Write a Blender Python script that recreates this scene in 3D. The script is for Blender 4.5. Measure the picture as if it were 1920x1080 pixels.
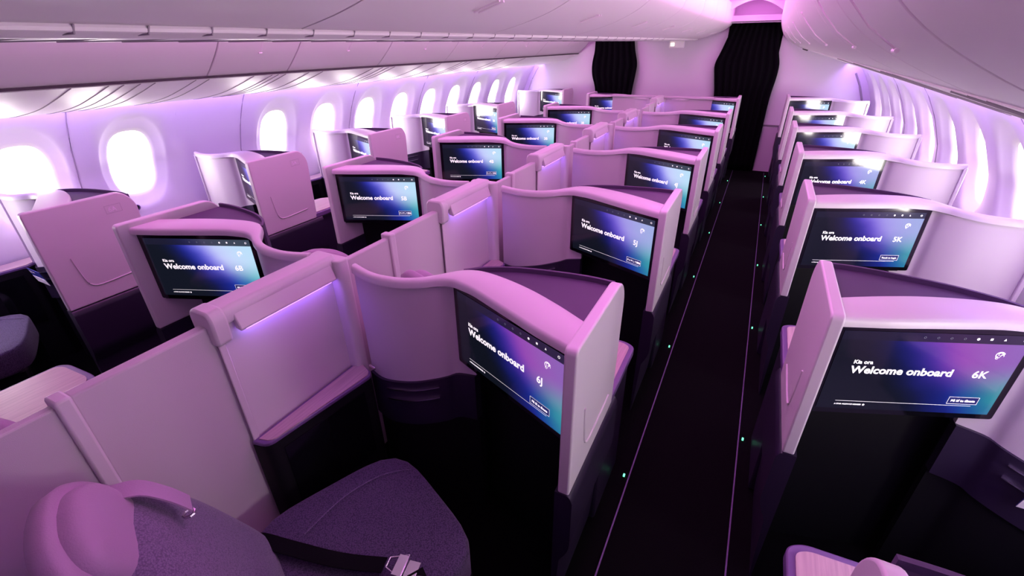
import bpy, bmesh, math, random
from mathutils import Vector, Matrix
random.seed(4)
C = bpy.context.scene.collection
for o in list(bpy.data.objects): bpy.data.objects.remove(o)

# ---------------------------------------------------------------- camera
F, YAW, PIT, ROL = 858.65, math.radians(27.386), math.radians(27.934), math.radians(-.9156)
EYE = Vector((0, 0, 1.85))
cy, sy, cp, sp = math.cos(YAW), math.sin(YAW), math.cos(PIT), math.sin(PIT)
fwd = Vector((-sy*cp, cy*cp, -sp)); right = Vector((cy, sy, 0)); up = right.cross(fwd)
cr, sr = math.cos(ROL), math.sin(ROL)
r2 = cr*right+sr*up; u2 = -sr*right+cr*up
cam = bpy.data.cameras.new('camera'); cam.sensor_width = 36; cam.lens = F/1920*36; cam.clip_start = .02
co = bpy.data.objects.new('camera', cam); C.objects.link(co)
m = Matrix((r2, u2, -fwd)).transposed().to_4x4(); m.translation = EYE; co.matrix_world = m
bpy.context.scene.camera = co
vs = bpy.context.scene.view_settings
vs.view_transform = 'Standard'; vs.look = 'None'; vs.gamma = 1; vs.use_curve_mapping = False; vs.exposure = 0.0
# ---------------------------------------------------------------- daylight outside
w = bpy.data.worlds.new('sky'); bpy.context.scene.world = w; w.use_nodes = True
bg = w.node_tree.nodes['Background']; bg.inputs[0].default_value = (.93, .96, 1, 1); bg.inputs[1].default_value = 2.5
CX, P = -1.35, 1.177          # cabin centre line, seat pitch
# ---------------------------------------------------------------- cabin lamps
def area(name, loc, sx, sy_, rot, col, power):
    l = bpy.data.lights.new(name, 'AREA'); l.shape = 'RECTANGLE'; l.size = sx; l.size_y = sy_; l.energy = power; l.color = col
    o = bpy.data.objects.new(name, l); C.objects.link(o); o.location = loc; o.rotation_euler = rot; return o
PINK = (1.0, .26, .93); COVE = (.52, .28, 1.0)
for x in (-.31, -2.39):       # mood wash from the ceiling above each aisle
    area('ceiling_wash_lamp', (x, 4.4, 2.36), .34, 7.4, (0, 0, 0), PINK, 50)
for s in (1, -1):             # cove lighting along the top of each side wall
    area('cove_lamp', (CX+s*2.315, 3.2, 1.60), .05, 10.6, (0, math.radians(s*-14), 0), COVE, 68)
    area('bin_uplight', (CX+s*.95, 2.8, 2.2), .05, 9.6, (0, math.radians(s*150), 0), PINK, 14)

# ---------------------------------------------------------------- materials
def mat(name, col, rough=.5, metal=0, bump=None, coat=0, emit=None, estr=0, spec=.5, speck=0, sheen=0):
    m = bpy.data.materials.new(name); m.use_nodes = True; nt = m.node_tree; b = nt.nodes['Principled BSDF']
    b.inputs['Base Color'].default_value = (*col, 1); b.inputs['Roughness'].default_value = rough; b.inputs['Metallic'].default_value = metal
    b.inputs['Specular IOR Level'].default_value = spec; b.inputs['Coat Weight'].default_value = coat; b.inputs['Coat Roughness'].default_value = .08
    b.inputs['Sheen Weight'].default_value = sheen
    if emit: b.inputs['Emission Color'].default_value = (*emit, 1); b.inputs['Emission Strength'].default_value = estr
    tc = nt.nodes.new('ShaderNodeTexCoord')
    nz = nt.nodes.new('ShaderNodeTexNoise'); nt.links.new(tc.outputs['Object'], nz.inputs['Vector'])
    nz.inputs['Scale'].default_value = bump[0] if bump else 6; nz.inputs['Detail'].default_value = 3
    if bump:
        bp = nt.nodes.new('ShaderNodeBump'); bp.inputs['Strength'].default_value = bump[1]; bp.inputs['Distance'].default_value = .002
        nt.links.new(nz.outputs['Fac'], bp.inputs['Height']); nt.links.new(bp.outputs['Normal'], b.inputs['Normal'])
    mr = nt.nodes.new('ShaderNodeMapRange'); mr.inputs['To Min'].default_value = 1-max(speck, .02); mr.inputs['To Max'].default_value = 1
    nt.links.new(nz.outputs['Fac'], mr.inputs['Value'])
    mx = nt.nodes.new('ShaderNodeMix'); mx.data_type = 'RGBA'; mx.blend_type = 'MULTIPLY'; mx.inputs[0].default_value = 1
    mx.inputs[6].default_value = (*col, 1); nt.links.new(mr.outputs[0], mx.inputs[7]); nt.links.new(mx.outputs[2], b.inputs['Base Color'])
    return m
M = {}
M['shell'] = mat('shell_plastic', (.66, .60, .64), .38, bump=(900, .08))
M['leather'] = mat('shell_leather_panel', (.58, .51, .56), .5, bump=(700, .25))
M['bin'] = mat('bin_plastic', (.90, .82, .87), .42, bump=(500, .05))
M['wall'] = mat('sidewall_plastic', (.82, .76, .82), .62, spec=.3, bump=(300, .05))
M['bulk'] = mat('bulkhead_laminate', (.72, .63, .74), .5, bump=(200, .1))
M['seam'] = mat('seam_shadow_gap', (.05, .035, .05), .7)
M['softseam'] = mat('seam_grey', (.36, .30, .36), .6)
M['cover'] = mat('violet_housing_cover', (.075, .04, .105), .6, bump=(900, .2))
M['dark'] = mat('dark_plastic', (.004, .0035, .006), .6, spec=.3)
M['skirt'] = mat('dark_violet_skirt', (.020, .012, .034), .42, bump=(400, .1))
M['bezel'] = mat('black_bezel_glass', (.004, .004, .006), .08, coat=.3)
M['rim'] = mat('violet_rim', (.16, .09, .24), .4)
M['metal'] = mat('brushed_metal', (.75, .72, .75), .25, metal=1)
M['track'] = mat('seat_track_metal', (.13, .09, .20), .5, metal=.3)
M['carpet'] = mat('dark_carpet', (.0022, .0014, .0026), .95, spec=.1, bump=(350, .8), speck=.4)
M['belt'] = mat('black_webbing', (.002, .002, .003), .8, spec=.15, bump=(600, .4))
M['shellleather'] = mat('mauve_leather', (.38, .26, .38), .55, bump=(260, .3), sheen=.1)
M['curtain'] = mat('black_curtain', (.0018, .0015, .003), .95, bump=(120, .5), spec=.1)
M['pane'] = mat('daylit_window_glass', (.9, .9, .9), .2, emit=(1, .97, .93), estr=2.6)
M['led'] = mat('violet_led_strip', (.6, .4, 1), .4, emit=(.38, .16, 1), estr=12)
M['green'] = mat('green_floor_led', (.1, .8, .4), .4, emit=(.15, 1, .5), estr=2)
M['text'] = mat('screen_lettering', (.9, .9, .9), .4, emit=(1, .93, .97), estr=1.0)
M['greytext'] = mat('panel_lettering', (.85, .75, .85), .5)
M['dimtext'] = mat('dim_screen_icon', (.1, .1, .1), .4, emit=(.25, .25, .4), estr=.5)
M['button'] = mat('screen_button_fill', (.01, .01, .05), .3, emit=(.012, .016, .12), estr=1)
M['card'] = mat('blue_safety_card', (.02, .03, .22), .4)
M['paper'] = mat('white_card_edge', (.8, .75, .8), .6)
M['warm'] = mat('warm_indicator', (1, .9, .7), .4, emit=(1, .85, .6), estr=4)
M['arch'] = mat('arch_ceiling', (.85, .75, .85), .5)

def wood():
    m = bpy.data.materials.new('pale_wood_laminate'); m.use_nodes = True; nt = m.node_tree; b = nt.nodes['Principled BSDF']
    tc = nt.nodes.new('ShaderNodeTexCoord'); mp = nt.nodes.new('ShaderNodeMapping'); mp.inputs['Scale'].default_value = (90, 4, 4)
    nz = nt.nodes.new('ShaderNodeTexNoise'); nz.inputs['Scale'].default_value = 1.5; nz.inputs['Detail'].default_value = 6
    cr_ = nt.nodes.new('ShaderNodeValToRGB'); cr_.color_ramp.elements[0].position = .35; cr_.color_ramp.elements[0].color = (.44, .31, .34, 1)
    cr_.color_ramp.elements[1].position = .65; cr_.color_ramp.elements[1].color = (.54, .39, .41, 1)
    nt.links.new(tc.outputs['Object'], mp.inputs[0]); nt.links.new(mp.outputs[0], nz.inputs[0]); nt.links.new(nz.outputs[0], cr_.inputs[0])
    nt.links.new(cr_.outputs[0], b.inputs['Base Color']); b.inputs['Roughness'].default_value = .42; return m
M['wood'] = wood()
def fabric(name, c1, c2, scale):
    m = bpy.data.materials.new(name); m.use_nodes = True; nt = m.node_tree; b = nt.nodes['Principled BSDF']
    tc = nt.nodes.new('ShaderNodeTexCoord'); vo = nt.nodes.new('ShaderNodeTexVoronoi'); vo.inputs['Scale'].default_value = scale
    nt.links.new(tc.outputs['Object'], vo.inputs['Vector'])
    mr = nt.nodes.new('ShaderNodeMapRange'); mr.inputs['From Max'].default_value = .8; nt.links.new(vo.outputs['Distance'], mr.inputs[0])
    mx = nt.nodes.new('ShaderNodeMix'); mx.data_type = 'RGBA'; mx.inputs[6].default_value = (*c2, 1); mx.inputs[7].default_value = (*c1, 1)
    nt.links.new(mr.outputs[0], mx.inputs[0]); nt.links.new(mx.outputs[2], b.inputs['Base Color'])
    bp = nt.nodes.new('ShaderNodeBump'); bp.inputs['Strength'].default_value = .5; bp.inputs['Distance'].default_value = .001; bp.invert = True
    nt.links.new(vo.outputs['Distance'], bp.inputs['Height']); nt.links.new(bp.outputs[0], b.inputs['Normal'])
    b.inputs['Roughness'].default_value = .9; b.inputs['Sheen Weight'].default_value = .2; return m
M['fabric'] = fabric('purple_weave_fabric', (.035, .022, .06), (.13, .09, .19), 240)
M['fabric_back'] = fabric('grey_violet_weave_fabric', (.10, .075, .14), (.22, .17, .28), 260)

def display_mat(kind):
    m = bpy.data.materials.new('screen_picture_'+kind); m.use_nodes = True; nt = m.node_tree; b = nt.nodes['Principled BSDF']; N = nt.nodes; L = nt.links
    b.inputs['Base Color'].default_value = (.004, .004, .006, 1); b.inputs['Roughness'].default_value = .09
    tc = N.new('ShaderNodeTexCoord'); sx = N.new('ShaderNodeSeparateXYZ'); L.new(tc.outputs['UV'], sx.inputs[0])
    def mth(op, a, bb, c=None):
        n = N.new('ShaderNodeMath'); n.operation = op
        for i, v in enumerate((a, bb, c)):
            if v is None: continue
            if isinstance(v, (int, float)): n.inputs[i].default_value = v
            else: L.new(v, n.inputs[i])
        return n.outputs[0]
    X, V = sx.outputs[0], sx.outputs[1]; Y = mth('SUBTRACT', 1, V)     # Y down
    nz = N.new('ShaderNodeTexNoise'); nz.inputs['Scale'].default_value = 2.2; L.new(tc.outputs['UV'], nz.inputs[0])
    wob = mth('MULTIPLY', mth('SUBTRACT', nz.outputs[0], .5), .16)
    t = mth('ADD', mth('SUBTRACT', X, mth('MULTIPLY', Y, .36)), wob)
    def ramp(src, stops):
        r = N.new('ShaderNodeValToRGB'); r.color_ramp.interpolation = 'B_SPLINE'; e = r.color_ramp.elements
        while len(e) > 1: e.remove(e[-1])
        e[0].position, e[0].color = stops[0][0], (*stops[0][1], 1)
        for p, c in stops[1:]:
            k = e.new(p); k.color = (*c, 1)
        L.new(src, r.inputs[0]); return r.outputs[0]
    dk = (.006, .008, .016)
    top = {'lavender': ((.02, .03, .45), (.22, .20, .85), (.62, .66, 1.0), (.50, .75, .95)),
           'violet': ((.02, .02, .40), (.20, .12, .80), (.45, .38, .95), (.42, .50, .90)),
           'magenta': ((.015, .02, .32), (.16, .05, .55), (.46, .09, .60), (.36, .16, .62))}[kind]
    A = ramp(t, [(.0, dk), (.20, dk), (.34, top[0]), (.46, top[1]), (.60, top[2]), (.85, top[3])])
    Bc = ramp(t, [(.0, dk), (.24, dk), (.42, (.012, .018, .28)), (.52, (.012, .05, .42)), (.66, (.03, .30, .45)), (.85, (.10, .62, .55))])
    mr = N.new('ShaderNodeMapRange'); mr.interpolation_type = 'SMOOTHSTEP'; mr.inputs['From Min'].default_value = .30; mr.inputs['From Max'].default_value = .80; L.new(Y, mr.inputs[0])
    mx = N.new('ShaderNodeMix'); mx.data_type = 'RGBA'; L.new(mr.outputs[0], mx.inputs[0]); L.new(A, mx.inputs[6]); L.new(Bc, mx.inputs[7])
    bar = mth('LESS_THAN', Y, .105)
    mb = N.new('ShaderNodeMix'); mb.data_type = 'RGBA'; L.new(mth('MULTIPLY', bar, .93), mb.inputs[0]); L.new(mx.outputs[2], mb.inputs[6]); mb.inputs[7].default_value = (.012, .012, .03, 1)
    L.new(mb.outputs[2], b.inputs['Emission Color']); b.inputs['Emission Strength'].default_value = {'lavender': 1.0, 'violet': .85, 'magenta': .75}[kind]
    return m
for k in ('lavender', 'violet', 'magenta'): M['disp_'+k] = display_mat(k)

# ---------------------------------------------------------------- helpers
def obj(name, me, m=None, parent=None, smooth=True, bevel=0, seg=2, ang=35):
    o = bpy.data.objects.new(name, me); C.objects.link(o)
    if m: me.materials.clear(); me.materials.append(M[m] if isinstance(m, str) else m)
    if parent: o.parent = parent
    if bevel:
        b = o.modifiers.new('bevel', 'BEVEL'); b.width = bevel; b.segments = seg; b.limit_method = 'ANGLE'; b.angle_limit = math.radians(35)
    if smooth:
        me.polygons.foreach_set('use_smooth', [True]*len(me.polygons))
        me.set_sharp_from_angle(angle=math.radians(ang))
    return o
def mesh(name, v, f):
    me = bpy.data.meshes.new(name); me.from_pydata([tuple(p) for p in v], [], f)
    bm = bmesh.new(); bm.from_mesh(me); bmesh.ops.recalc_face_normals(bm, faces=bm.faces); bm.to_mesh(me); bm.free(); return me
def box(x0, x1, y0, y1, z0, z1):
    v = [(x, y, z) for x in (x0, x1) for y in (y0, y1) for z in (z0, z1)]
    return mesh('box', v, [(0, 1, 3, 2), (4, 6, 7, 5), (0, 4, 5, 1), (2, 3, 7, 6), (0, 2, 6, 4), (1, 5, 7, 3)])
def prism(poly, a, b, axis):      # polygon in two axes extruded along the third
    def p(q, t): return {'x': (t, q[0], q[1]), 'y': (q[0], t, q[1]), 'z': (q[0], q[1], t)}[axis]
    n = len(poly); v = [p(q, a) for q in poly]+[p(q, b) for q in poly]
    f = [tuple(range(n)), tuple(range(n, 2*n))]+[(i, (i+1) % n, n+(i+1) % n, n+i) for i in range(n)]
    return mesh('prism', v, f)
def join(*mes):
    bm = bmesh.new()
    for m_ in mes: bm.from_mesh(m_)
    me = bpy.data.meshes.new('j'); bm.to_mesh(me); bm.free(); return me
def spline(pts, n=6):
    out = []; P_ = [pts[0]]+list(pts)+[pts[-1]]
    for i in range(1, len(P_)-2):
        p0, p1, p2, p3 = [Vector(q) for q in P_[i-1:i+3]]
        for k in range(n):
            t = k/n; out.append(.5*((2*p1)+(p2-p0)*t+(2*p0-5*p1+4*p2-p3)*t*t+(3*p1-p0-3*p2+p3)*t**3))
    out.append(Vector(pts[-1])); return out
def roundpoly(pts, r, seg=5):      # 2-D polygon with per-corner radii
    out = []; n = len(pts); rr = r if isinstance(r, (list, tuple)) else [r]*n
    for i in range(n):
        p = Vector(pts[i]); a = Vector(pts[i-1])-p; b = Vector(pts[(i+1) % n])-p; q = min(rr[i], a.length*.45, b.length*.45)
        if q < 1e-5: out.append(tuple(p)); continue
        s, e = p+a.normalized()*q, p+b.normalized()*q
        for k in range(seg+1):
            t = k/seg; out.append(tuple((1-t)**2*s+2*t*(1-t)*p+t*t*e))
    return out
def tube(pts, r, n=8):
    pts = [Vector(p) for p in pts]; v = []; f = []
    for i, p in enumerate(pts):
        d = (pts[min(i+1, len(pts)-1)]-pts[max(i-1, 0)]).normalized(); a = d.orthogonal().normalized() if abs(d.z) > .9 else d.cross(Vector((0, 0, 1))).normalized(); b = d.cross(a)
        for k in range(n): v.append(p+r*(math.cos(2*math.pi*k/n)*a+math.sin(2*math.pi*k/n)*b))
    for i in range(len(pts)-1):
        for k in range(n): f.append((i*n+k, i*n+(k+1) % n, (i+1)*n+(k+1) % n, (i+1)*n+k))
    f += [tuple(range(n)), tuple(range((len(pts)-1)*n, len(pts)*n))]
    return mesh('tube', v, f)
def empty(name, loc, label, cat, group=None, rz=0):
    o = bpy.data.objects.new(name, None); C.objects.link(o); o.location = loc; o.rotation_euler = (0, 0, rz); o.empty_display_size = .1
    tag(o, label, cat, group); return o
def tag(o, label, cat, group=None):
    o['label'] = label; o['category'] = cat
    if group: o['group'] = group
    return o
def struct(o, stuff=False): o['kind'] = 'structure'; return o
def xf(me, mtx): me.transform(mtx); return me
_fonts = {}
def text_mesh(s, size, off=0, ext=.0003, align='LEFT'):
    c = bpy.data.curves.new('t', 'FONT'); c.body = s; c.size = size; c.offset = off; c.extrude = ext; c.align_x = align; c.resolution_u = 3
    o = bpy.data.objects.new('t', c); C.objects.link(o)
    dg = bpy.context.evaluated_depsgraph_get(); me = bpy.data.meshes.new_from_object(o.evaluated_get(dg))
    bpy.data.objects.remove(o); bpy.data.curves.remove(c); me.materials.clear(); return me

# ================================================================ SETTING
Y0, Y1 = -2.6, 8.4
struct(obj('floor', box(-4.3, 1.6, Y0, Y1+.6, -.05, 0), 'carpet', smooth=False))
WP = [(0, 2.60), (.5, 2.74), (.9, 2.73), (1.085, 2.69), (1.29, 2.605), (1.455, 2.51), (1.60, 2.39), (1.72, 2.26), (2.6, 2.2)]
def wx(z):
    for (a, b), (c, d) in zip(WP, WP[1:]):
        if a <= z <= c: return b+(d-b)*(z-a)/(c-a)
    return WP[-1][1]
def superel(th, a, b, n):
    c, s = math.cos(th), math.sin(th); k = (abs(c/a)**n+abs(s/b)**n)**(-1/n); return k*c, k*s
def side_wall(s, name, ys, skip, base_n):
    v = []; f = []; idx = {}
    def add(y, z, d=0):
        key = (round(y, 4), round(z, 4), round(d, 4))
        if key not in idx: idx[key] = len(v); v.append((CX+s*(wx(z)+d), y, z))
        return idx[key]
    zl, zh = .74, 1.58; hw = .305; NN = 48; nw = base_n
    zc = 1.13
    def strip(y0, y1, z0, z1, nz, ny=2):
        for i in range(nz):
            for j in range(ny):
                a, b = z0+(z1-z0)*i/nz, z0+(z1-z0)*(i+1)/nz; c, d = y0+(y1-y0)*j/ny, y0+(y1-y0)*(j+1)/ny
                f.append((add(c, a), add(d, a), add(d, b), add(c, b)))
    lo, hi = ys[0]-hw, ys[-1]+hw
    strip(Y0, lo, 0, 2.6, 26); strip(hi, Y1+.6, 0, 2.6, 26)
    for yc in ys:
        strip(yc-hw, yc+hw, 0, zl, 6); strip(yc-hw, yc+hw, zh, 2.6, 8)
        if yc in skip: strip(yc-hw, yc+hw, zl, zh, 10); continue
        rings = []
        for ri in range(9):
            ring = []
            for k in range(NN):
                th = 2*math.pi*k/NN; ch, sh = math.cos(th), math.sin(th)
                # rectangle point
                hz = (zh-zc) if sh > 0 else (zc-zl); q = min(hw/abs(ch) if abs(ch) > 1e-6 else 9, hz/abs(sh) if abs(sh) > 1e-6 else 9)
                R0 = (q*ch, q*sh)
                H = superel(th, .225, .345, 2.3); G = superel(th, .149, .234, 2.9)
                if ri <= 2:
                    t = ri/2; y = R0[0]*(1-t)+H[0]*t; z = zc+R0[1]*(1-t)+H[1]*t; d = 0
                elif ri <= 7:
                    t = (ri-2)/5; y = H[0]*(1-t)+G[0]*t; z = zc+H[1]*(1-t)+(G[1]-.012)*t; d = .052*(t**.8)
                else:
                    y, z, d = G[0]*.985, zc+G[1]*.985-.012, .072
                ring.append(add(yc+y, z, d))
            rings.append(ring)
        for a, b in zip(rings, rings[1:]):
            for k in range(NN): f.append((a[k], a[(k+1) % NN], b[(k+1) % NN], b[k]))
        # window: frame, pane
        nw += 1
        pv = [(CX+s*(wx(zc+superel(2*math.pi*k/NN, .151, .236, 2.9)[1]-.012)+.066), yc+superel(2*math.pi*k/NN, .151, .236, 2.9)[0], zc-.012+superel(2*math.pi*k/NN, .151, .236, 2.9)[1]) for k in range(NN)]
        pv.append((CX+s*(wx(zc)+.066), yc, zc-.012))
        wl = area('window_daylight', (CX+s*(wx(zc)+.052), yc, zc-.01), .24, .40, (0, math.radians(s*90), 0), (1, .93, .88), 7.0); wl.data.spread = math.radians(150); wl.rotation_euler = (0, math.radians(s*90), 0)
        wl.data.size, wl.data.size_y = .40, .24
        struct(obj('window_%d' % nw, mesh('pane', pv, [(k, (k+1) % NN, NN) for k in range(NN)]), 'pane'))
    o = obj(name, mesh('w', v, f), 'wall', ang=60); struct(o); return nw
yl = [round(1.78+.61*k, 3) for k in range(-2, 11)]
nL = side_wall(-1, 'wall_left', yl, [yl[3]], 0)
yr = [round(3.47+.61*k, 3) for k in range(-5, 8)]
nR = side_wall(1, 'wall_right', yr, [], nL)
def seam(s, y, z0, z1, n):
    pts = [(CX+s*(wx(z0+(z1-z0)*i/12)-.001), y, z0+(z1-z0)*i/12) for i in range(13)]
    struct(obj('trim_%d' % n, tube(pts, .0035, 6), 'softseam'))
for i, y in enumerate((1.42, 2.62, 3.93, 5.15, 6.37)): seam(-1, y, .4, 1.56, i+1)
for i, y in enumerate((3.16, 4.99, 6.21)): seam(1, y, .4, 1.56, i+6)

struct(obj('leak_block_left', box(CX-2.98, CX-2.94, Y0, Y1+.6, 0, 2.6), 'wall', smooth=False))  # unseen sheet added outside the side wall to stop sky light leaking in
struct(obj('leak_block_right', box(CX+2.94, CX+2.98, Y0, Y1+.6, 0, 2.6), 'wall', smooth=False))  # same added light block beyond the right wall
# bulkheads at the far end, wall behind the camera
struct(obj('wall_front', join(box(-4.3, -2.60, Y1, Y1+.08, 0, 2.6), box(-2.07, -.66, Y1, Y1+.08, 0, 2.6), box(.065, 1.6, Y1, Y1+.08, 0, 2.6),
      box(-4.3, 1.6, Y1, Y1+.08, 2.13, 2.6)), 'bulk', smooth=False))
struct(obj('trim_25', box(-4.3, 1.6, Y1+.55, Y1+.6, 0, 2.6), 'seam', smooth=False))  # unseen sheet added past the bulkhead, shuts out sky light behind the curtains
struct(obj('wall_back', box(-4.4, 1.7, Y0-.08, Y0, 0, 2.6), 'bulk', smooth=False))
struct(obj('trim_20', box(.07, 1.45, Y1-.02, Y1, .70, .712), 'softseam', smooth=False))
struct(obj('trim_21', tube([(CX+wx(z)-.10, Y1-.01, z) for z in [.3+.06*i for i in range(20)]], .012, 8), 'softseam'))
struct(obj('trim_22', tube([(CX-wx(z)+.09, Y1-.01, z) for z in [.3+.06*i for i in range(21)]], .008, 8), 'shell'))
# ceiling: vault over each aisle, closed top
def vault(x0, x1, y0, y1, h=.26, z0=2.11):
    n = 14; pr = [(x0+(x1-x0)*i/n, z0+h*math.sin(math.pi*i/n)**.7) for i in range(n+1)]
    v = [(x, y, z) for y in (y0, y1) for x, z in pr]; return mesh('v', v, [(i, i+1, n+2+i, n+1+i) for i in range(n)])
struct(obj('ceiling', join(vault(-.70, .06, Y0, Y1, .42, 2.2), vault(-2.76, -2.0, Y0, Y1, .42, 2.2), box(-4.3, 1.6, Y0, Y1+.6, 2.62, 2.68)), 'arch', ang=60))
# lowered arch panel and header above the curtain of the right aisle
def arch(xa, xb, y):
    n = 16; lo = [(xa+(xb-xa)*i/n, 2.16+.16*math.sin(math.pi*i/n)) for i in range(n+1)]
    return prism(lo+[(xb, 2.6), (xa, 2.6)], y, y+.05, 'y')
struct(obj('trim_23', join(arch(-.70, .05, 7.55), arch(-2.75, -2.0, 7.55)), 'arch', smooth=False))
struct(obj('trim_24', join(box(-.66, .065, Y1-.35, Y1+.05, 2.10, 2.17), box(-2.76, -2.04, Y1-.35, Y1+.05, 2.10, 2.17)), 'bulk', smooth=False))

# ================================================================ OVERHEAD BINS
latP = [(.0, 2.30), (.0, 2.11), (.05, 1.96), (.13, 1.855), (.24, 1.755), (.30, 1.71)]
psuP = [(.30, 1.695), (.42, 1.648), (.60, 1.592), (.82, 1.552), (.92, 1.545), (.955, 1.565), (.95, 1.62)]
latPR = [(.0, 2.30), (.0, 2.11), (.05, 1.965), (.12, 1.875), (.22, 1.81), (.345, 1.755)]
psuPR = [(.335, 1.756), (.50, 1.702), (.68, 1.645), (.84, 1.593), (.92, 1.567), (.955, 1.58), (.95, 1.635)]
def lat_x(x, s): return x if s > 0 else 2*CX-x
def shell_strip(prof, y0, y1, s, th=.02):
    pr = [tuple(p) for p in spline(prof, 5)]; n = len(pr)
    inner = []
    for i in range(n):
        a = Vector(pr[max(i-1, 0)]); b = Vector(pr[min(i+1, n-1)]); d = (b-a).normalized(); nn = Vector((-d.y, d.x)); inner.append(tuple(Vector(pr[i])+nn*th))
    return prism([(lat_x(x, s), z) for x, z in pr+inner[::-1]], y0, y1, 'y')
def bins(s, bounds, which, grp):
    n = len(bounds)-1
    for i in range(n):
        a, b = bounds[i], bounds[i+1]
        if b < .1: continue
        o = empty('overhead_bin', (lat_x(.1, s), (a+b)/2, 2.0), which[i], 'overhead bin', grp)
        d = obj('bin_door', shell_strip(latP if s < 0 else latPR, a+.004, b-.004, s), 'bin', o, bevel=.004, ang=50); d.matrix_parent_inverse = Matrix.Translation(-Vector(o.location))
        ym = (a+b)/2; lp = [(.06, 1.935), (.085, 1.90), (.12, 1.863), (.15, 1.832)] if s < 0 else [(.06, 1.938), (.085, 1.905), (.12, 1.867), (.16, 1.838)]
        h = obj('latch', join(*[tube([(lat_x(x-.004, s), ym+k, z-.001) for x, z in lp], .0016, 6) for k in (-.004,)]+[tube([(lat_x(lp[q][0]-.003, s), ym-.012, lp[q][1]-.003), (lat_x(lp[q][0]-.003, s), ym+.012, lp[q][1]-.003)], .0035, 8) for q in (0, -1)]), 'bin', o)
        h.matrix_parent_inverse = Matrix.Translation(-Vector(o.location))
ordn = ['nearest', 'second', 'third', 'fourth', 'fifth', 'sixth', 'seventh', 'eighth', 'ninth', 'tenth', 'eleventh']
def lab(bounds, fmt):
    out = []; k = 0
    for a, b in zip(bounds, bounds[1:]):
        out.append(fmt % (ordn[min(k, 10)]))
        if b >= .1: k += 1
    return out
bl = [-2.6, -.8, 1.86, 2.43, 3.35, 4.35, 5.4, 6.6, Y1]; br = [-2.6, -.9, .70, 1.15, 1.60, 2.6, 3.7, 4.9, 6.2, Y1]
bins(-1, bl, lab(bl, 'curved mauve overhead bin above the left windows, %s from the camera'), 'bins above the left windows')
bins(1, br, lab(br, 'curved mauve overhead bin above the right windows, %s from the camera'), 'bins above the right windows')
for s, nm in ((-1, 'left'), (1, 'right')):
    o = struct(obj('trim_%d' % (30+s), shell_strip(psuP if s < 0 else psuPR, Y0, Y1, s, .012), 'bin', ang=50))
    struct(obj('trim_%d' % (40+s), box(min(lat_x(.285, s), lat_x(.30, s)), max(lat_x(.285, s), lat_x(.30, s)), Y0, Y1, 1.700, 1.712) if s < 0 else box(.338, .352, 7.0, 8.1, 1.742, 1.752), 'seam', smooth=False))
    # service unit joints
    k = 50 if s > 0 else 70; jj = []
    ys = [.9, 1.18, 1.34, 1.41, 1.49, 1.565, 1.79, 1.87, 2.17, 2.31, 2.36, 2.42, 2.62, 2.75, 3.3, 3.42, 3.5, 3.58, 4.0, 4.3, 4.7, 4.8, 4.9, 5.5, 5.7, 6.3] if s < 0 else [1.1, 1.2, 1.3, 1.9, 2.0, 2.1, 2.7, 2.8, 3.4, 3.5]
    for y in ys:
        pts = [(lat_x(x, s), y-.09*(i/14), z-.0006) for i, (x, z) in enumerate([tuple(p) for p in spline((psuP if s < 0 else psuPR)[:5], 4)][:15])]
        jj.append(tube(pts, .0028, 5))
    struct(obj('trim_%d' % k, join(*jj), 'softseam'))
# centre bins
cenR = [(.73, 2.30), (.73, 2.11), (.68, 2.035), (.56, 1.97), (.42, 1.925), (.275, 1.893)]     # offset from centre line
cb = [-2.6, -1.0, -.05, .94, 1.92, 2.9, 3.9, 4.9, 5.9, 7.0, Y1-.02]
k = 0
for a, b in zip(cb, cb[1:]):
    k += 1 if b > .1 else 0
    for s, nm in ((1, 'right'), (-1, 'left')):
        if b < -.1: continue
        pr = [tuple(p) for p in spline(cenR, 5)]
        poly = [(CX+s*x, z) for x, z in pr]+[(CX+s*(x-.02), z+.012) for x, z in pr[::-1]]
        o = empty('overhead_bin', (CX+s*.5, (a+b)/2, 2.0), 'large curved centre overhead bin facing the %s aisle, %s from the camera' % (nm, ordn[max(k-1, 0)]), 'overhead bin', 'bins over the centre seats')
        d = obj('bin_door', prism(poly, a+.004, b-.004, 'y'), 'bin', o, ang=50); d.matrix_parent_inverse = Matrix.Translation(-Vector(o.location))
        ym = (a+b)/2
        lt = obj('latch', join(*[tube([(CX+s*(.50+.03*i), ym+q, 1.944+.009*i-.003) for i in range(4)], .004, 8) for q in (-.014, .014)]), 'bin', o)
        lt.matrix_parent_inverse = Matrix.Translation(-Vector(o.location))
for s in (1, -1):
    struct(obj('trim_%d' % (90+s), tube([(CX+s*.265, y, 1.888) for y in (Y0, Y1)], .008, 8), 'bin'))
struct(obj('trim_92', prism([(CX+.265, 1.882), (CX+.23, 1.872), (CX-.23, 1.872), (CX-.265, 1.882), (CX-.2, 1.95), (CX+.2, 1.95)], Y0, Y1, 'y'), 'bin', smooth=False))
kk = 100; cj = []
for i in range(28):
    y = .35+.11*i*(1+i*.03)
    cj.append(join(tube([(CX+.275, y, 1.892), (CX+.268, y, 1.879), (CX+.12, y-.05, 1.8715), (CX-.12, y-.12, 1.8715)], .0022, 5)))
struct(obj('trim_100', join(*cj), 'softseam'))
# air grille slots beside the ceiling at the bin tops
for s, xx in ((1, .035), (-1, -.66)):
    gj = []
    for i in range(9):
        y = 4.2+i*.42
        gj.append(box(xx-.012, xx+.012, y, y+.33, 2.135, 2.142))
    kk += 1; struct(obj('trim_%d' % kk, join(*gj), 'seam', smooth=False))

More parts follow.
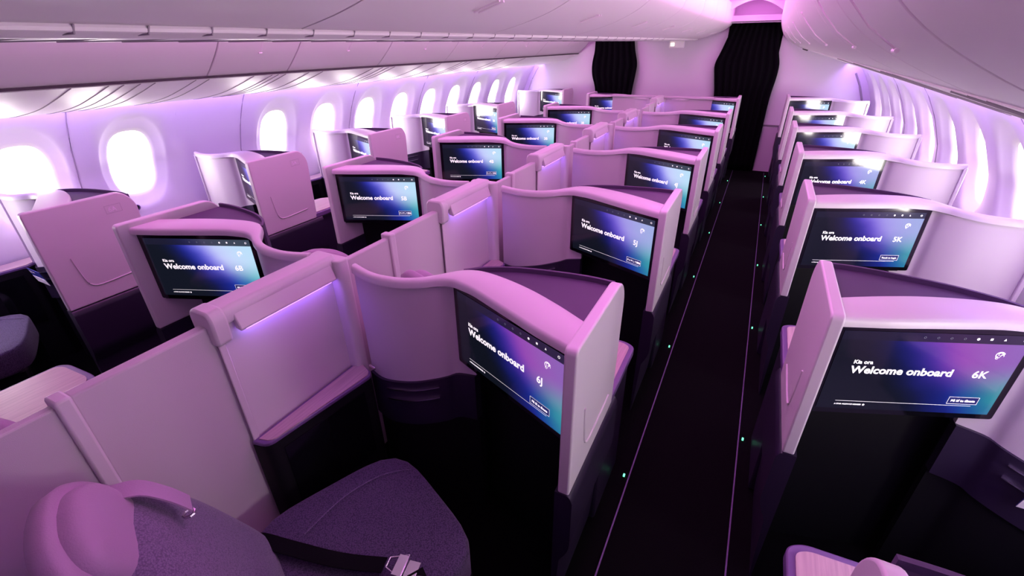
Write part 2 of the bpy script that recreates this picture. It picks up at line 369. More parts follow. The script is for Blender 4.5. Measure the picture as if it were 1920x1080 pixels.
# ================================================================ SEAT SHELL MODULE (u inboard from the wing face, v forward)
FR = [(.030, .040), (.10, .068), (.16, .092), (.25, .133), (.345, .176), (.43, .214), (.49, .234), (.540, .244), (.59, .232), (.635, .206), (.70, .180), (.78, .170), (.86, .176), (.955, .205)]
RE = [(.030, .178), (.10, .218), (.16, .25), (.25, .292), (.345, .325), (.43, .344), (.49, .348), (.540, .330), (.59, .288), (.635, .248), (.70, .216), (.78, .204), (.86, .209), (.955, .238)]
TOPZ = [1.160, 1.160, 1.160, 1.160, 1.160, 1.160, 1.158, 1.156, 1.152, 1.148, 1.144, 1.141, 1.140, 1.140]
def ribbon(path, z0, z1, th, s, z1s=None, slope=0, both=False):      # vertical wall following a plan path
    pts = [Vector(p) for p in path]; n = len(pts); v = []; f = []
    for i, p in enumerate(pts):
        d = (pts[min(i+1, n-1)]-pts[max(i-1, 0)]).normalized(); nn = Vector((-d.y, d.x)); q = p+nn*th
        sl = slope*max(0, (.90-p.x)/.43); zb = z0+sl; zt = (z1s[i] if z1s else z1)+(sl if both else 0)
        v += [(s*p.x, p.y, zb), (s*p.x, p.y, zt), (s*q.x, q.y, zt), (s*q.x, q.y, zb)]
    for i in range(n-1):
        for k in range(4): a, b = 4*i+k, 4*i+(k+1) % 4; f.append((a, b, b+4, a+4))
    f += [(0, 1, 2, 3), tuple(4*(n-1)+k for k in range(4))]
    return mesh('r', v, f)
def build_shell_meshes(s):
    D = {}
    wing = roundpoly([(0, .6565), (0, 1.184), (.425, 1.184), (.475, 1.115), (.455, .6565)], [.008, .02, .05, .05, .02])
    D['wing'] = prism([(v, z) for v, z in wing], 0, s*.036, 'x')
    fs = [Vector((*p, z)) for p, z in zip(FR, TOPZ)]; rs = [Vector((*p, z)) for p, z in zip(RE, TOPZ)]
    F_, R_ = spline(fs, 4), spline(rs, 4); v = []; f = []; n = len(F_)
    # rounded top rail section
    for a, b in zip(F_, R_):
        def pt(t, dz): q = a*(1-t)+b*t; return (s*q.x, q.y, a.z+dz)
        w_ = (b-a).length; e = .010/w_; e2 = .004/w_
        v += [pt(0, -.030), pt(0, -.012), pt(e2, -.004), pt(e, 0), pt(1-e, 0), pt(1-e2, -.004), pt(1, -.012), pt(1, -.030)]
    for i in range(n-1):
        for k in range(8): p_, q_ = 8*i+k, 8*i+(k+1) % 8; f.append((p_, q_, q_+8, p_+8))
    f += [tuple(range(8)), tuple(8*(n-1)+k for k in range(8))]
    D['ledge'] = mesh('l', v, f)
    # curved partition under the rail from the screen edge to the end
    pp = [(.475, .268), (.555, .270)]+[(x+.0, y+.010) for x, y in FR[8:]]; ps = [Vector(p) for p in spline([Vector(q) for q in pp], 4)]
    D['partition'] = ribbon([(p.x, p.y) for p in ps], .645, 1.115, .018, s, slope=.10)
    D['band'] = ribbon([(p.x, p.y-.012) for p in ps], .44, .655, .035, s, slope=.10, both=True)
    pk = ps[10:24]
    D['base'] = ribbon([(p.x, p.y+.004) for p in ps], 0, .56, .03, s)
    D['pocket'] = join(ribbon([(p.x, p.y-.018) for p in pk], .618, .622, .008, s, slope=.10, both=True), ribbon([(p.x, p.y-.022) for p in pk], .570, .575, .012, s, slope=.10, both=True))
    # dark monitor housing and its cover
    rim = [(.036, .458), (.12, .462), (.22, .452), (.36, .425), (.47, .380), (.535, .326)]
    rimS = [tuple(p) for p in spline([Vector(q) for q in rim], 4)]
    front = [(.036, .17), (.16, .25), (.345, .32), (.49, .34)]
    D['cover'] = prism([(s*x, y) for x, y in rimS+front[::-1]], 1.118, 1.138, 'z')
    D['rimedge'] = ribbon(rimS, .70, 1.155, .010, s)
    D['housing'] = prism([(s*x, y) for x, y in [(.036, .075)]+[(.545, .285)]+rimS[::-1]], .79, 1.118, 'z')
    foot = [(.036, .20), (.50, .36), (.535, .34), (.47, .375), (.36, .42), (.22, .447), (.036, .452)]
    D['footwell'] = join(prism([(s*x, y) for x, y in [(.040, .22), (.50, .36), (.60, .285), (.62, .30), (.54, .36), (.47, .375), (.36, .418), (.040, .448)]], .0, .80, 'z'))
    return D
# screen plane in local coords
TL = Vector((.546, .268)); TR = Vector((.038, .062)); SW = (TL-TR).length
ang_s = math.atan2(TL.y-TR.y, TL.x-TR.x)
def rrect(x0, x1, z0, z1, r=.006): return roundpoly([(x0, z0), (x1, z0), (x1, z1), (x0, z1)], r, 3)
def koru(size):       # fern-like curl mark: two spiral strokes
    def arc(cx_, cz_, r, a0, a1, wd, n=16):
        v = []; f = []
        for i in range(n+1):
            a = math.radians(a0+(a1-a0)*i/n); rr = r*(1-.45*i/n); ww = wd*(1-.6*i/n)
            for q in (rr-ww/2, rr+ww/2): v.append((cx_+q*math.cos(a), cz_+q*math.sin(a), 0))
        for i in range(n): f.append((2*i, 2*i+1, 2*i+3, 2*i+2))
        return mesh('k', v, f)
    return join(arc(0, 0, size*.5, 20, 300, size*.14), arc(size*.05, size*.12, size*.27, -20, 250, size*.12), arc(size*.35, -size*.05, size*.22, 200, -40, size*.1), arc(-size*.1, -size*.35, size*.2, 90, 330, size*.1))
def disc(cx_, cz_, r, n=14, ri=0):
    if ri:
        v = []; 
        for i in range(n): a = 2*math.pi*i/n; v += [(cx_+r*math.cos(a), cz_+r*math.sin(a), 0), (cx_+ri*math.cos(a), cz_+ri*math.sin(a), 0)]
        return mesh('d', v, [(2*i, 2*((i+1) % n), 2*((i+1) % n)+1, 2*i+1) for i in range(n)])
    return mesh('d', [(cx_+r*math.cos(2*math.pi*i/n), cz_+r*math.sin(2*math.pi*i/n), 0) for i in range(n)], [tuple(range(n))])
def rect2(x0, x1, z0, z1): return mesh('q', [(x0, z0, 0), (x1, z0, 0), (x1, z1, 0), (x0, z1, 0)], [(0, 1, 2, 3)])
DW, DH = .505, .290
BZ0, BZ1 = .800, 1.128       # bezel bottom/top
greet = {}
def to_screen(me):            # flat XY (x right, y up) -> screen frame: X along, Z up, facing -Y
    me.transform(Matrix(((1, 0, 0, 0), (0, 0, -1, 0), (0, 1, 0, 0), (0, 0, 0, 1)))); return me
tm = text_mesh
def nx(x): return -DW/2+x*DW
def nz_(y): return DH/2-y*DH
g = join(xf(tm('Welcome onboard', .0365, .0009), Matrix.Translation((nx(.115), nz_(.515), 0)) @ Matrix.Diagonal((1.02, 1, 1, 1))),)
G_WELCOME = to_screen(g)
G_KIA = to_screen(xf(tm('Kia ora', .0185, .0004), Matrix.Translation((nx(.115), nz_(.395), 0))))
def icon_set(bright):
    out = []
    xs = [.44, .51, .58, .65] if not bright else [.72, .79, .86]
    for i, x in enumerate(xs):
        if bright: out.append(disc(nx(x), nz_(.052), .0042, 10) if i == 0 else (rect2(nx(x)-.004, nx(x)+.003, nz_(.052)-.003, nz_(.052)+.004) if i == 1 else mesh('b', [(nx(x)-.0035, nz_(.052)-.003, 0), (nx(x)+.0035, nz_(.052)-.003, 0), (nx(x), nz_(.052)+.0045, 0)], [(0, 1, 2)])))
        else: out.append(disc(nx(x), nz_(.052), .0035, 10, .0025))
    if bright: out.append(disc(nx(.97)-.004, nz_(.052), .0046, 14, .0028))
    return [to_screen(q) for q in out] if bright else to_screen(join(*out))
G_IC, G_ICD = icon_set(True), icon_set(False)
G_LOGO = to_screen(xf(koru(.026), Matrix.Translation((nx(.875), nz_(.235), 0))))
G_LINE = to_screen(join(rect2(nx(.10), nx(.88), nz_(.893)-.0005, nz_(.893)+.0006), xf(tm('A STAR ALLIANCE MEMBER', .0066, .0001), Matrix.Translation((nx(.10), nz_(.945), 0))), disc(nx(.272), nz_(.938), .0040, 5)))
def frame2(x0, x1, z0, z1, t): return join(rect2(x0, x1, z0, z0+t), rect2(x0, x1, z1-t, z1), rect2(x0, x0+t, z0, z1), rect2(x1-t, x1, z0, z1))
BT = {}
for kx, s_ in (('maori', 'P\u0101 k\u012b te t\u012bmata'), ('japan', '\u30bf\u30c3\u30c1\u3057\u3066\u958b\u59cb'), ('touch', 'Touch to begin')):
    BT[kx] = to_screen(join(frame2(nx(.735), nx(.905), nz_(.87), nz_(.775), .0011), xf(tm(s_, .0115, .0003, align='CENTER'), Matrix.Translation((nx(.82), nz_(.838), 0)))))
G_BF = to_screen(rect2(nx(.735), nx(.905), nz_(.87), nz_(.775)))
disp_me = to_screen(rect2(-DW/2, DW/2, -DH/2, DH/2))
uv = disp_me.uv_layers.new(name='UVMap')
for li, l in enumerate(disp_me.loops):
    c = disp_me.vertices[l.vertex_index].co; uv.data[li].uv = ((c.x+DW/2)/DW, (c.z+DH/2)/DH)
bez_me = prism(rrect(-SW/2, SW/2, -(BZ1-BZ0)/2, (BZ1-BZ0)/2, .008), 0, .022, 'y')
NUM = {}
kinds = {}
def monitor(seat, s, X0, y0, kind, btn, label):
    # centre of the screen in world coords
    mid = (TL+TR)/2; loc = (X0+s*mid.x, y0+mid.y, (BZ0+BZ1)/2)
    rz = ang_s if s > 0 else -ang_s
    t = empty('seat_monitor', loc, label, 'monitor', 'seat monitors', rz)
    def part(name, me, m, dy, par):
        key = (id(me), m)
        if key not in kinds: mm = me.copy(); mm.materials.clear(); mm.materials.append(M[m]); kinds[key] = mm
        o = bpy.data.objects.new(name, kinds[key]); C.objects.link(o); o.parent = par; o.location = (0, dy, 0); return o
    part('bezel', bez_me, 'bezel', 0, t)
    d = part('display', disp_me, 'disp_'+kind, -.0012, t)
    part('greeting_text', G_WELCOME, 'text', -.0012, d); part('kia_ora_text', G_KIA, 'text', -.0012, d)
    [part('status_icon', g_, 'text', -.0008, d) for g_ in G_IC]; part('dim_icons', G_ICD, 'dimtext', -.0008, d); part('airline_emblem', G_LOGO, 'text', -.0008, d)
    part('footer_line', G_LINE, 'text', -.0008, d)
    b = part('button_fill', G_BF, 'button', -.0006, d); part('button_text', BT[btn], 'text', -.0014, d)
    nm_ = to_screen(xf(tm(seat, .036, .0005), Matrix.Translation((nx(.79), nz_(.52), 0))))
    part('seat_number', nm_, 'text', -.0012, d)
    return t
meshes = {1: build_shell_meshes(1), -1: build_shell_meshes(-1)}
cache = {}
def inst(name, key, m, parent, loc, bevel=0, seg=2, ang=35):
    if key not in cache:
        o = obj(name, key_me[key], m, parent, bevel=bevel, seg=seg, ang=ang); o.location = loc; cache[key] = o.data
        cache[(key, 'b')] = (bevel, seg)
    else:
        o = bpy.data.objects.new(name, cache[key]); C.objects.link(o); o.parent = parent; o.location = loc
        if bevel:
            b = o.modifiers.new('bevel', 'BEVEL'); b.width = bevel; b.segments = seg; b.limit_method = 'ANGLE'; b.angle_limit = math.radians(35)
    return o
key_me = {}
for s in (1, -1):
    for k_, me_ in meshes[s].items(): key_me[(k_, s)] = me_
    # aisle shelf, skirt, side console
    sh = roundpoly([(0, .44), (0, .80), (.04, .825), (.24, .835), (.31, .77), (.33, .44)], [.0, .05, .03, .06, .06, 0])
    key_me[('shelf_rim', s)] = prism([(s*x, y) for x, y in sh], .655, .690, 'z')
    ins = roundpoly([(.02, .44), (.02, .785), (.05, .803), (.23, .812), (.285, .76), (.305, .44)], [.0, .05, .03, .06, .06, 0])
    key_me[('shelf_top', s)] = prism([(s*x, y) for x, y in ins], .688, .695, 'z')
    key_me[('shelf_body', s)] = prism([(s*(x*.9+.015), y-.01) for x, y in sh], .0, .655, 'z')
    sk = [(-.0, .655), (-.012, .63), (-.012, .40), (.02, .33), (.035, .06), (.04, 0), (.045, 0), (.045, .655)]
    key_me[('skirt', s)] = prism([(s*x, z) for x, z in roundpoly(sk, [.01, .01, .04, .01, .005, 0, 0, 0], 3)], .0, .50, 'y')
    for wide, nm in ((0, 'cons'), (1, 'wcons')):
        uo = 1.036 if not wide else 1.085
        pl = [(uo, -.285), (.975, -.272), (.918, .165), (.935, .185), (.99, .205), (uo, .225)] if not wide else [(uo, -.30), (.965, -.285), (.918, .165), (.935, .185), (.965, .30), (uo, .32)]
        pr_ = roundpoly(pl, [.0, .03, .03, .02, .02, 0], 4)
        key_me[(nm+'_body', s)] = prism([(s*x, y) for x, y in pr_], .0, .655, 'z')
        cxx = sum(p[0] for p in pr_)/len(pr_); cyy = sum(p[1] for p in pr_)/len(pr_)
        key_me[(nm+'_rim', s)] = prism([(s*x, y) for x, y in pr_], .655, .672, 'z')
        key_me[(nm+'_top', s)] = prism([(s*(cxx+(x-cxx)*.80), cyy+(y-cyy)*.95) for x, y in pr_], .671, .676, 'z')
        a_, b_ = Vector((.9685, -.225)), Vector((.922, .12)); nn_ = Vector((-.0035, -.0005))
        q = [a_, b_, b_+nn_, a_+nn_]
        key_me[(nm+'_door', s)] = prism([(s*p.x, p.y) for p in q], .30, .62, 'z')
    key_me[('groove', s)] = tube([Vector((-s*.0005, v_, z_)) for v_, z_ in [tuple(p) for p in spline([Vector(q) for q in [(.10, .92), (.115, .80), (.135, .755), (.19, .742), (.38, .752)]], 5)]], .0035, 6)
    key_me[('endpost', s)] = prism([(s*x, y) for x, y in [(.94, .195), (.962, .203), (.962, .245), (.94, .238)]], .66, 1.118, 'z')

def module(seat, s, X0, y0, window, lb, console=True):
    row = seat[0]; side = {'A': 'left window', 'B': 'left centre', 'J': 'right centre', 'K': 'right window'}[seat[1]]
    t = empty('suite_shell', (X0, y0, 0), lb, 'seat shell', 'seat shells')
    I = lambda n, k, m, **kw: inst(n, (k, s), m, t, (0, 0, 0), **kw)
    I('wing_panel', 'wing', 'shell', bevel=.009, seg=3); I('top_ledge', 'ledge', 'shell', ang=50)
    I('curved_partition', 'partition', 'leather', ang=50); I('lower_band', 'band', 'skirt', ang=50)
    I('literature_pocket', 'pocket', 'metal', ang=50)
    I('housing_cover', 'cover', 'cover'); I('housing_rim', 'rimedge', 'cover' if s < 0 else 'cover', ang=50)
    I('monitor_housing', 'housing', 'dark'); I('footwell', 'footwell', 'dark'); I('lower_base', 'base', 'dark', ang=50); I('aisle_skirt', 'skirt', 'skirt')
    I('panel_groove', 'groove', 'shell')
    if window: I('end_post', 'endpost', 'shell', bevel=.004)
    if seat[1] == 'A':
        pl = text_mesh(seat, .034, .0004, .0004)
        pl.transform(Matrix(((0, 0, 1, 0), (1, 0, 0, 0), (0, 1, 0, 0), (0, 0, 0, 1))))
        p_ = obj('seat_number_plate', pl, 'greytext', t, smooth=False); p_.location = (.0012, .335, 1.095)
        q_ = obj('plate_outline', xf(frame2(0, .075, 0, .042, .0012), Matrix(((0, 0, 1, 0), (1, 0, 0, 0), (0, 1, 0, 0), (0, 0, 0, 1)))), 'softseam', t, smooth=False); q_.location = (.0012, .323, 1.087)
    return t
def shelf(seat, s, X0, y0, lb):
    t = empty('aisle_shelf', (X0, y0, 0), lb, 'side table', 'aisle side tables')
    inst('shelf_body', ('shelf_body', s), 'skirt', t, (0, 0, 0), bevel=.01); inst('shelf_rim', ('shelf_rim', s), 'rim', t, (0, 0, 0), bevel=.005); inst('wood_top', ('shelf_top', s), 'wood', t, (0, 0, 0))
def console(seat, s, X0, y0, wide, lb):
    t = empty('side_console', (X0, y0, 0), lb, 'console', 'side consoles'); nm = 'wcons' if wide else 'cons'
    inst('console_body', (nm+'_body', s), 'dark', t, (0, 0, 0)); inst('console_rim', (nm+'_rim', s), 'rim', t, (0, 0, 0), bevel=.004)
    inst('wood_top', (nm+'_top', s), 'wood', t, (0, 0, 0)); inst('cupboard_door', (nm+'_door', s), 'bezel', t, (0, 0, 0))

XA, XB, XJ, XK = -2.985, -2.42, -.28, .286
Y6 = {'A': .775, 'B': .885, 'J': .885, 'K': 1.353}
COLS = {'A': (XA, -1), 'B': (XB, 1), 'J': (XJ, -1), 'K': (XK, 1)}
rown = {7: 'row beside the camera', 6: 'nearest row', 5: 'second row from the camera', 4: 'third row', 3: 'fourth row', 2: 'fifth row', 1: 'farthest row'}
coln = {'A': 'left window', 'B': 'left centre', 'J': 'right centre', 'K': 'right window'}

# ---------------------------------------------------------------- seats
def pad(w_, d_, h_, rx, rz_top, n=10, crown=.02):      # soft rounded cushion: superellipsoid-like block
    v = []; f = []; NU, NV = 40, 14
    for j in range(NV+1):
        ph = -math.pi/2+math.pi*j/NV; c = abs(math.cos(ph))**.35; sz = math.copysign(abs(math.sin(ph))**.55, math.sin(ph))
        for i in range(NU):
            x, y = superel(2*math.pi*i/NU, w_/2, d_/2, 4.5)
            k = c; zz = sz*h_/2+crown*(1-(2*x/w_)**2)*(1-(2*y/d_)**2)*(1 if sz > 0 else 0)
            v.append((x*(1-(1-k)*rx), y*(1-(1-k)*rx), zz) if j not in (0, NV) else (x*.0001+x*(1-rx)*.9, y*(1-rx)*.9, zz))
    for j in range(NV):
        for i in range(NU): a = j*NU+i; b = j*NU+(i+1) % NU; f.append((a, b, b+NU, a+NU))
    f += [tuple(range(NU)), tuple(range(NV*NU, NV*NU+NU))]
    return mesh('pad', v, f)
def outline_pad(outline, th, back=.02, crown=1.0):   # closed (x,z) outline -> cushion bulging towards +Y
    n = len(outline); cx_ = sum(p[0] for p in outline)/n; cz_ = sum(p[1] for p in outline)/n; v = []; f = []
    rings = [(.90, -back), (1.0, -back*.6), (1.0, .0)]+[(k, th*(1-k**5)**.5*crown) for k in (.985, .95, .90, .82, .70, .5, .25)]
    for k, h in rings:
        for x, z in outline: v.append((cx_+(x-cx_)*k, h, cz_+(z-cz_)*k))
    for r in range(len(rings)-1):
        for i in range(n): a = r*n+i; b = r*n+(i+1) % n; f.append((a, b, b+n, a+n))
    f += [tuple(range(n)), tuple(range((len(rings)-1)*n, len(rings)*n))]
    return mesh('op', v, f)
def sym(half, n=5):
    h = [tuple(p) for p in spline([Vector(q) for q in half], n)]; return h+[(-x, z) for x, z in h[::-1][1:-1]]
REC = Matrix.Translation((0, -.528, .385)) @ Matrix.Rotation(math.radians(22), 4, 'X')
def build_seat(s, label):
    # local frame: +Y forward towards the screen, origin on the floor under the front edge of the cushion
    t = empty('seat', (0, 0, 0), label, 'seat', 'passenger seats')
    c = pad(.58, .58, .14, .12, 0); c.transform(Matrix.Translation((0, -.29, .385))); obj('seat_cushion', c, 'fabric', t, ang=80)
    sm = tube([tuple(p) for p in spline([Vector(q) for q in [(s*.15, -.03, .459), (s*.19, -.13, .466), (s*.185, -.27, .470), (s*.13, -.42, .473)]], 5)], .0016, 6); obj('cushion_seam', sm, 'fabric_back', t)
    obj('seat_base', box(-.25, .25, -.54, -.03, .0, .33), 'dark', t, bevel=.02)
    b = outline_pad(sym([(0, 0), (.20, .0), (.245, .05), (.25, .20), (.235, .38), (.18, .52), (.09, .60), (0, .62)]), .055); b.transform(REC); obj('backrest', b, 'fabric_back', t, ang=80)
    sh = outline_pad(sym([(0, -.02), (.22, -.02), (.245, .04), (.25, .22), (.235, .42), (.20, .57), (.15, .675), (.08, .725), (0, .737)]), .03, .05); sh.transform(REC @ Matrix.Translation((0, -.025, 0))); obj('backrest_shell', sh, 'shellleather', t, ang=80)
    h = outline_pad(sym([(0, .52), (.08, .53), (.115, .555), (.13, .61), (.118, .67), (.065, .71), (0, .72)]), .045); h.transform(REC @ Matrix.Translation((0, -.012, 0))); obj('headrest', h, 'shellleather', t, ang=80)
    return t
def place_seat(t, X0, y0, s):
    # cushion front centre at u=.48, v=-.045 ; facing the screen
    wn = .06 if X0 in (XA, XK) else 0; t.location = (X0+s*(.465+wn), y0-.035-wn*.5, 0); t.rotation_euler = (0, 0, math.radians(-23.5 if s < 0 else 23.5))
proto = {}
def seat(name_label, X0, y0, s):
    if s not in proto:
        t = build_seat(s, name_label); proto[s] = t
    else:
        src = proto[s]; t = src.copy(); C.objects.link(t); t['label'] = name_label
        for ch in src.children:
            c = ch.copy(); C.objects.link(c); c.parent = t
    place_seat(t, X0, y0, s); return t

scr = {'6B': ('lavender', 'maori'), '5B': ('lavender', 'japan'), '4B': ('lavender', 'japan'), '6J': ('magenta', 'maori'), '5J': ('violet', 'japan'), '4J': ('lavender', 'maori'),
       '6K': ('magenta', 'maori'), '5K': ('violet', 'touch'), '4K': ('violet', 'maori')}
for row in range(7, 0, -1):
    for col in 'ABJK':
        X0, s = COLS[col]; y0 = Y6[col]+(6-row)*P; nm = '%d%s' % (row, col)
        if row == 1: y0 = {'A': 7.75, 'B': 7.25, 'J': 7.25, 'K': 7.62}[col]
        where = '%s column, %s' % (coln[col], rown[row])
        if nm != '7J': module(nm, s, X0, y0, col in 'AK', 'pale mauve seat shell with winged aisle panel, %s' % where)
        if row < 7:
            kd, bt = scr.get(nm, ('lavender', 'maori'))
            monitor(nm, s, X0, y0, kd, bt, 'black framed monitor showing seat %s, %s' % (nm, where))
        shelf(nm, s, X0, y0-(.045 if nm == '7J' else 0), 'wood topped aisle shelf beyond winged panel, %s' % where)
        if row < 7:
            console(nm, s, X0, y0, col in 'AK', 'dark side console with wooden top, %s' % where)
            if not (row < 2): seat('purple woven seat with mauve headrest, %s' % where, X0, y0, s)

# ---------------------------------------------------------------- centre divider
def divider(row, y0):
    t = empty('centre_divider', (CX, y0, 0), 'mauve privacy divider between the two centre seats, %s' % rown[row], 'divider', 'privacy dividers')
    def o(n, me, m, par=None, **k): return obj(n, me, m, par or t, **k)
    hb = -.278; he = .185
    hs = o('hooded_panel', box(-.030, .030, hb+.02, he+.03, .10, 1.14), 'shell', bevel=.006)
    cap = [(-.045, 1.115), (-.050, 1.150), (-.038, 1.172), (.038, 1.172), (.050, 1.150), (.045, 1.115)]
    o('top_cap', prism(roundpoly(cap, .012, 3), hb, he+.02, 'y'), 'shell', bevel=.006)
    o('cap_end', prism([(x*1.02, z) for x, z in roundpoly([(-.048, 1.06), (-.052, 1.150), (-.038, 1.176), (.038, 1.176), (.052, 1.150), (.048, 1.06)], .014, 3)], hb-.006, hb+.045, 'y'), 'shell', bevel=.008)
    for q in (1, -1):
        hood = [(q*.046, 1.148), (q*.066, 1.088), (q*.060, 1.082), (q*.034, 1.088), (q*.034, 1.14)]
        hd = o('light_hood', prism(hood, hb+.065, he-.01, 'y'), 'shell', bevel=.004)
        led = box(min(q*.036, q*.056), max(q*.036, q*.056), hb+.085, he-.03, 1.080, 1.083); o('light_strip', led, 'led', hd, smooth=False)
        o('edge_trim', prism([(q*.030, 0), (q*.038, 0), (q*.038, 1.06), (q*.030, 1.06)], hb, hb+.022, 'y'), 'shell', bevel=.003)
    o('hinge_post', prism(roundpoly([(-.075, he-.005), (.075, he-.005), (.085, he+.05), (-.085, he+.05)], .02, 3), .10, 1.155, 'z'), 'shell', bevel=.01)
    o('sliding_panel', box(-.020, .020, -.618, hb+.01, .10, 1.124), 'leather', bevel=.006)
    o('sliding_panel_edge', box(-.028, .028, -.650, -.615, .10, 1.130), 'shell', bevel=.007)
    o('rear_panel', box(-.014, .014, he+.05-P, -.640, .10, 1.112), 'leather', bevel=.005)
for row in range(6, 0, -1):
    y0 = Y6['J']+(6-row)*P if row > 1 else 7.25
    divider(row, y0)

# straight rail across the first row shells against the bulkhead
rail = obj('front_row_rail', join(box(-2.42, -.28, 7.44, 7.50, .7, 1.15), box(-2.42, -.28, 7.42, 7.52, 1.13, 1.16)), 'leather', bevel=.006); tag(rail, 'straight mauve partition behind the farthest centre monitors below the bulkhead', 'partition')

# ---------------------------------------------------------------- 6J details: lap belt, hook strap, hinge hook
def seatspace(t): return Matrix.Translation(t.location) @ Matrix.Rotation(t.rotation_euler.z, 4, 'Z')
six = None
for o_ in C.objects:
    if o_.name.startswith('seat') and o_.get('label', '') == 'purple woven seat with mauve headrest, right centre column, nearest row': six = o_
def strapmesh(path, wd, th, wdir):
    pts = [Vector(p) for p in path]; v = []; f = []
    for i, p in enumerate(pts):
        d = (pts[min(i+1, len(pts)-1)]-pts[max(i-1, 0)]).normalized(); w_ = Vector(wdir).normalized(); n = d.cross(w_).normalized()
        v += [p-w_*wd/2, p+w_*wd/2, p+w_*wd/2+n*th, p-w_*wd/2+n*th]
    for i in range(len(pts)-1):
        for k in range(4): a, b = 4*i+k, 4*i+(k+1) % 4; f.append((a, b, b+4, a+4))
    f += [(0, 1, 2, 3), tuple(4*(len(pts)-1)+k for k in range(4))]
    return mesh('s', v, f)
b1 = strapmesh([tuple(p) for p in spline([Vector(q) for q in [(-.28, -.58, .42), (-.20, -.535, .475), (-.11, -.475, .484), (.033, -.37, .487), (.14, -.27, .491)]], 4)], .046, .003, (-.64, .77, 0))
bl_ = obj('lap_belt', b1, 'belt', six, bevel=0)
bk = join(box(.135, .165, -.352, -.290, .487, .502), tube([(.11, -.335, .497), (.165, -.355, .499), (.165, -.285, .499), (.11, -.305, .497), (.11, -.335, .497)], .0035, 6),
          box(.168, .205, -.345, -.295, .488, .493))
bk.transform(Matrix.Translation((.175, -.235, 0)) @ Matrix.Rotation(math.radians(36), 4, 'Z') @ Matrix.Translation((-.15, .32, 0)))
obj('belt_buckle', bk, 'metal', six, bevel=.002)
b2 = strapmesh([tuple(p) for p in spline([Vector(q) for q in [(.215, -.21, .492), (.265, -.22, .470), (.295, -.27, .41)]], 4)], .048, .003, (.15, 1, 0)); obj('belt_tongue_strap', b2, 'belt', six)
tab = strapmesh([tuple(p) for p in spline([Vector(q) for q in [(-.105, -.75, .965), (-.095, -.70, .955), (-.075, -.655, .915), (-.062, -.625, .87)]], 4)], .055, .004, (1, 0, 0)); obj('headrest_strap', tab, 'shellleather', six)
obj('strap_hook', join(tube([(-.045+.012*math.cos(a/8*2*math.pi), -.635+.012*math.sin(a/8*2*math.pi), .858) for a in range(9)], .004, 6)), 'metal', six)
hk = obj('coat_hook', box(-.02, .02, -.008, .0, -.006, .006), 'metal', bevel=.003); hk.location = (-1.20, 1.075, .70); hk.rotation_euler = (0, 0, math.radians(-12))
tag(hk, 'small metal hook plate above the side console of the nearest right centre seat', 'hook')

# safety cards standing in the literature pockets
def card(X0, y0, s, lb):
    t = empty('safety_card', (X0+s*.72, y0+.145, .60), lb, 'card', 'safety cards')
    t.rotation_euler = (math.radians(12), 0, 0)
    obj('card_face', box(-.08, .08, -.003, 0, 0, .10), 'card', t, smooth=False); obj('card_edge', box(-.08, .08, -.0045, -.003, 0, .045), 'paper', t, smooth=False)
    tx = text_mesh('B787-9', .022, .0003, .0002); tx.transform(Matrix(((1, 0, 0, 0), (0, 0, -1, 0), (0, 1, 0, 0), (0, 0, 0, 1)))); q = obj('card_text', tx, 'greytext', t, smooth=False); q.location = (-.07, -.0035, .07)
card(XK, Y6['K'], 1, 'dark blue safety card in the pocket by the nearest right window seat')
card(XA, Y6['A'], -1, 'dark blue safety card in the pocket behind the nearest left wing panel')

# ---------------------------------------------------------------- seat tracks and floor path lights
for x, lb in ((-.212, 'long metal seat track along the left edge of the right aisle'), (.242, 'long metal seat track along the right edge of the right aisle'),
              (CX*2+.212, 'long metal seat track along the right edge of the left aisle'), (CX*2-.242, 'long metal seat track along the left edge of the left aisle')):
    tag(obj('seat_track', box(x-.003, x+.003, -1, 8.3, 0, .004), 'track', smooth=False), lb, 'floor track', 'seat tracks')
for x, y_, nm in ((-.235, 1.60, 'left'), (.262, 2.10, 'right')):
    for i in range(6):
        y = y_+i*1.19
        tag(obj('floor_light', join(box(x-.004, x+.004, y-.006, y+.006, 0, .010)), 'green', smooth=False), 'tiny green floor light on the %s edge of the right aisle, %s from the camera' % (nm, ordn[i]), 'floor light', 'green aisle floor lights')

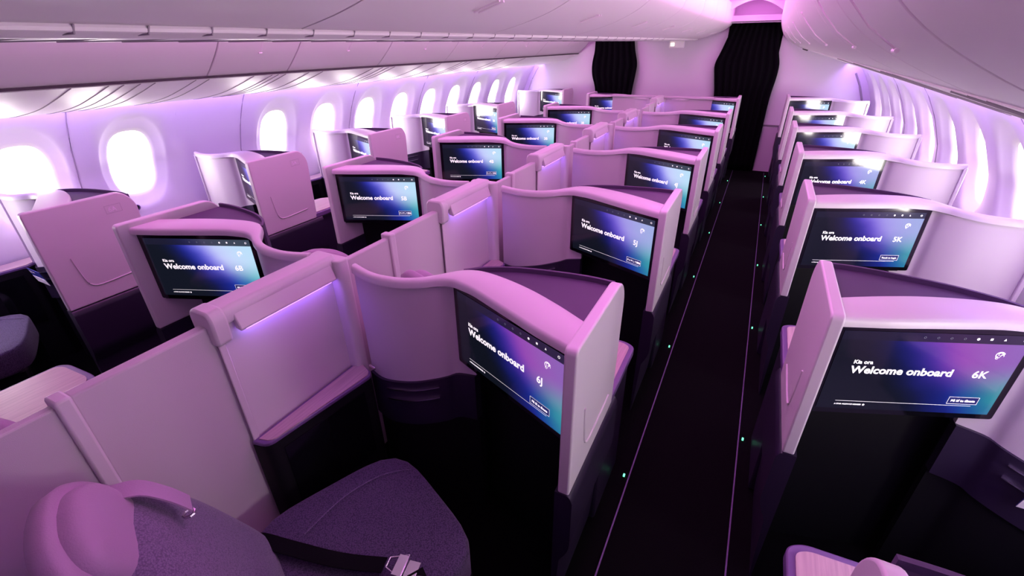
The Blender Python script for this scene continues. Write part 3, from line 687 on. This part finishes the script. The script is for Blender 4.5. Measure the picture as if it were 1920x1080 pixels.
# ---------------------------------------------------------------- curtains
def curtain(cols, y, label, folds, rail_z):
    t = empty('curtain', ((cols[0][1]+cols[0][2])/2, y, 0), label, 'curtain', 'aisle curtains')
    v = []; f = []; NX = folds*8; zs = [c[0] for c in cols]
    rows = [spline([Vector((c[1], c[2], c[0])) for c in cols], 4)][0]
    for r in rows:
        for i in range(NX+1):
            u_ = i/NX; v.append((r.x+(r.y-r.x)*u_, .022*math.sin(u_*folds*2*math.pi)+.008*math.sin(u_*9+r.z*3), r.z))
    for j in range(len(rows)-1):
        for i in range(NX): a = j*(NX+1)+i; f.append((a, a+1, a+NX+2, a+NX+1))
    me = mesh('c', v, f); xf(me, Matrix.Translation((-t.location.x, 0, 0)))
    o = obj('curtain_cloth', me, 'curtain', t, ang=80); sd = o.modifiers.new('s', 'SOLIDIFY'); sd.thickness = .004
    rl = obj('curtain_rail', box(cols[0][1]-.03-t.location.x, cols[0][2]+.03-t.location.x, -.02, .02, rail_z, rail_z+.035), 'metal', t, bevel=.004)
curtain([(2.075, -.60, .005), (1.75, -.70, .05), (1.55, -.765, .10), (1.36, -.74, .10), (1.1, -.70, .075), (.6, -.68, .07), (.02, -.67, .065)], 8.3, 'black pleated curtain closing the right aisle at the bulkhead', 9, 2.08)
curtain([(1.98, -2.67, -2.04), (1.75, -2.67, -2.0), (1.56, -2.70, -1.95), (1.38, -2.69, -1.96), (1.12, -2.62, -1.99), (.6, -2.62, -2.02), (.02, -2.62, -2.02)], 8.3, 'black pleated curtain closing the left aisle beside the centre bulkhead', 7, 2.0)
sg = empty('ceiling_sensor', (-1.345, 8.2, 1.775), 'small white box with a warm indicator under the centre bins at the bulkhead', 'sensor box')
obj('box_body', box(-.11, .11, -.03, .03, 0, .10), 'bin', sg, bevel=.012); obj('indicator', box(-.085, -.035, -.034, -.030, .03, .07), 'warm', sg, smooth=False)
# round vent under the left window
vt = empty('wall_vent', (CX-wx(.80), 1.70, .80), 'small round dark vent on the left side wall below a window', 'vent')
obj('vent_ring', xf(join(disc(0, 0, .022, 20, .016)), Matrix.Rotation(math.radians(90), 4, 'Y') @ Matrix.Translation((0, 0, .006))), 'rim', vt); obj('vent_hole', xf(disc(0, 0, .016, 20), Matrix.Rotation(math.radians(90), 4, 'Y') @ Matrix.Translation((0, 0, .005))), 'dark', vt)
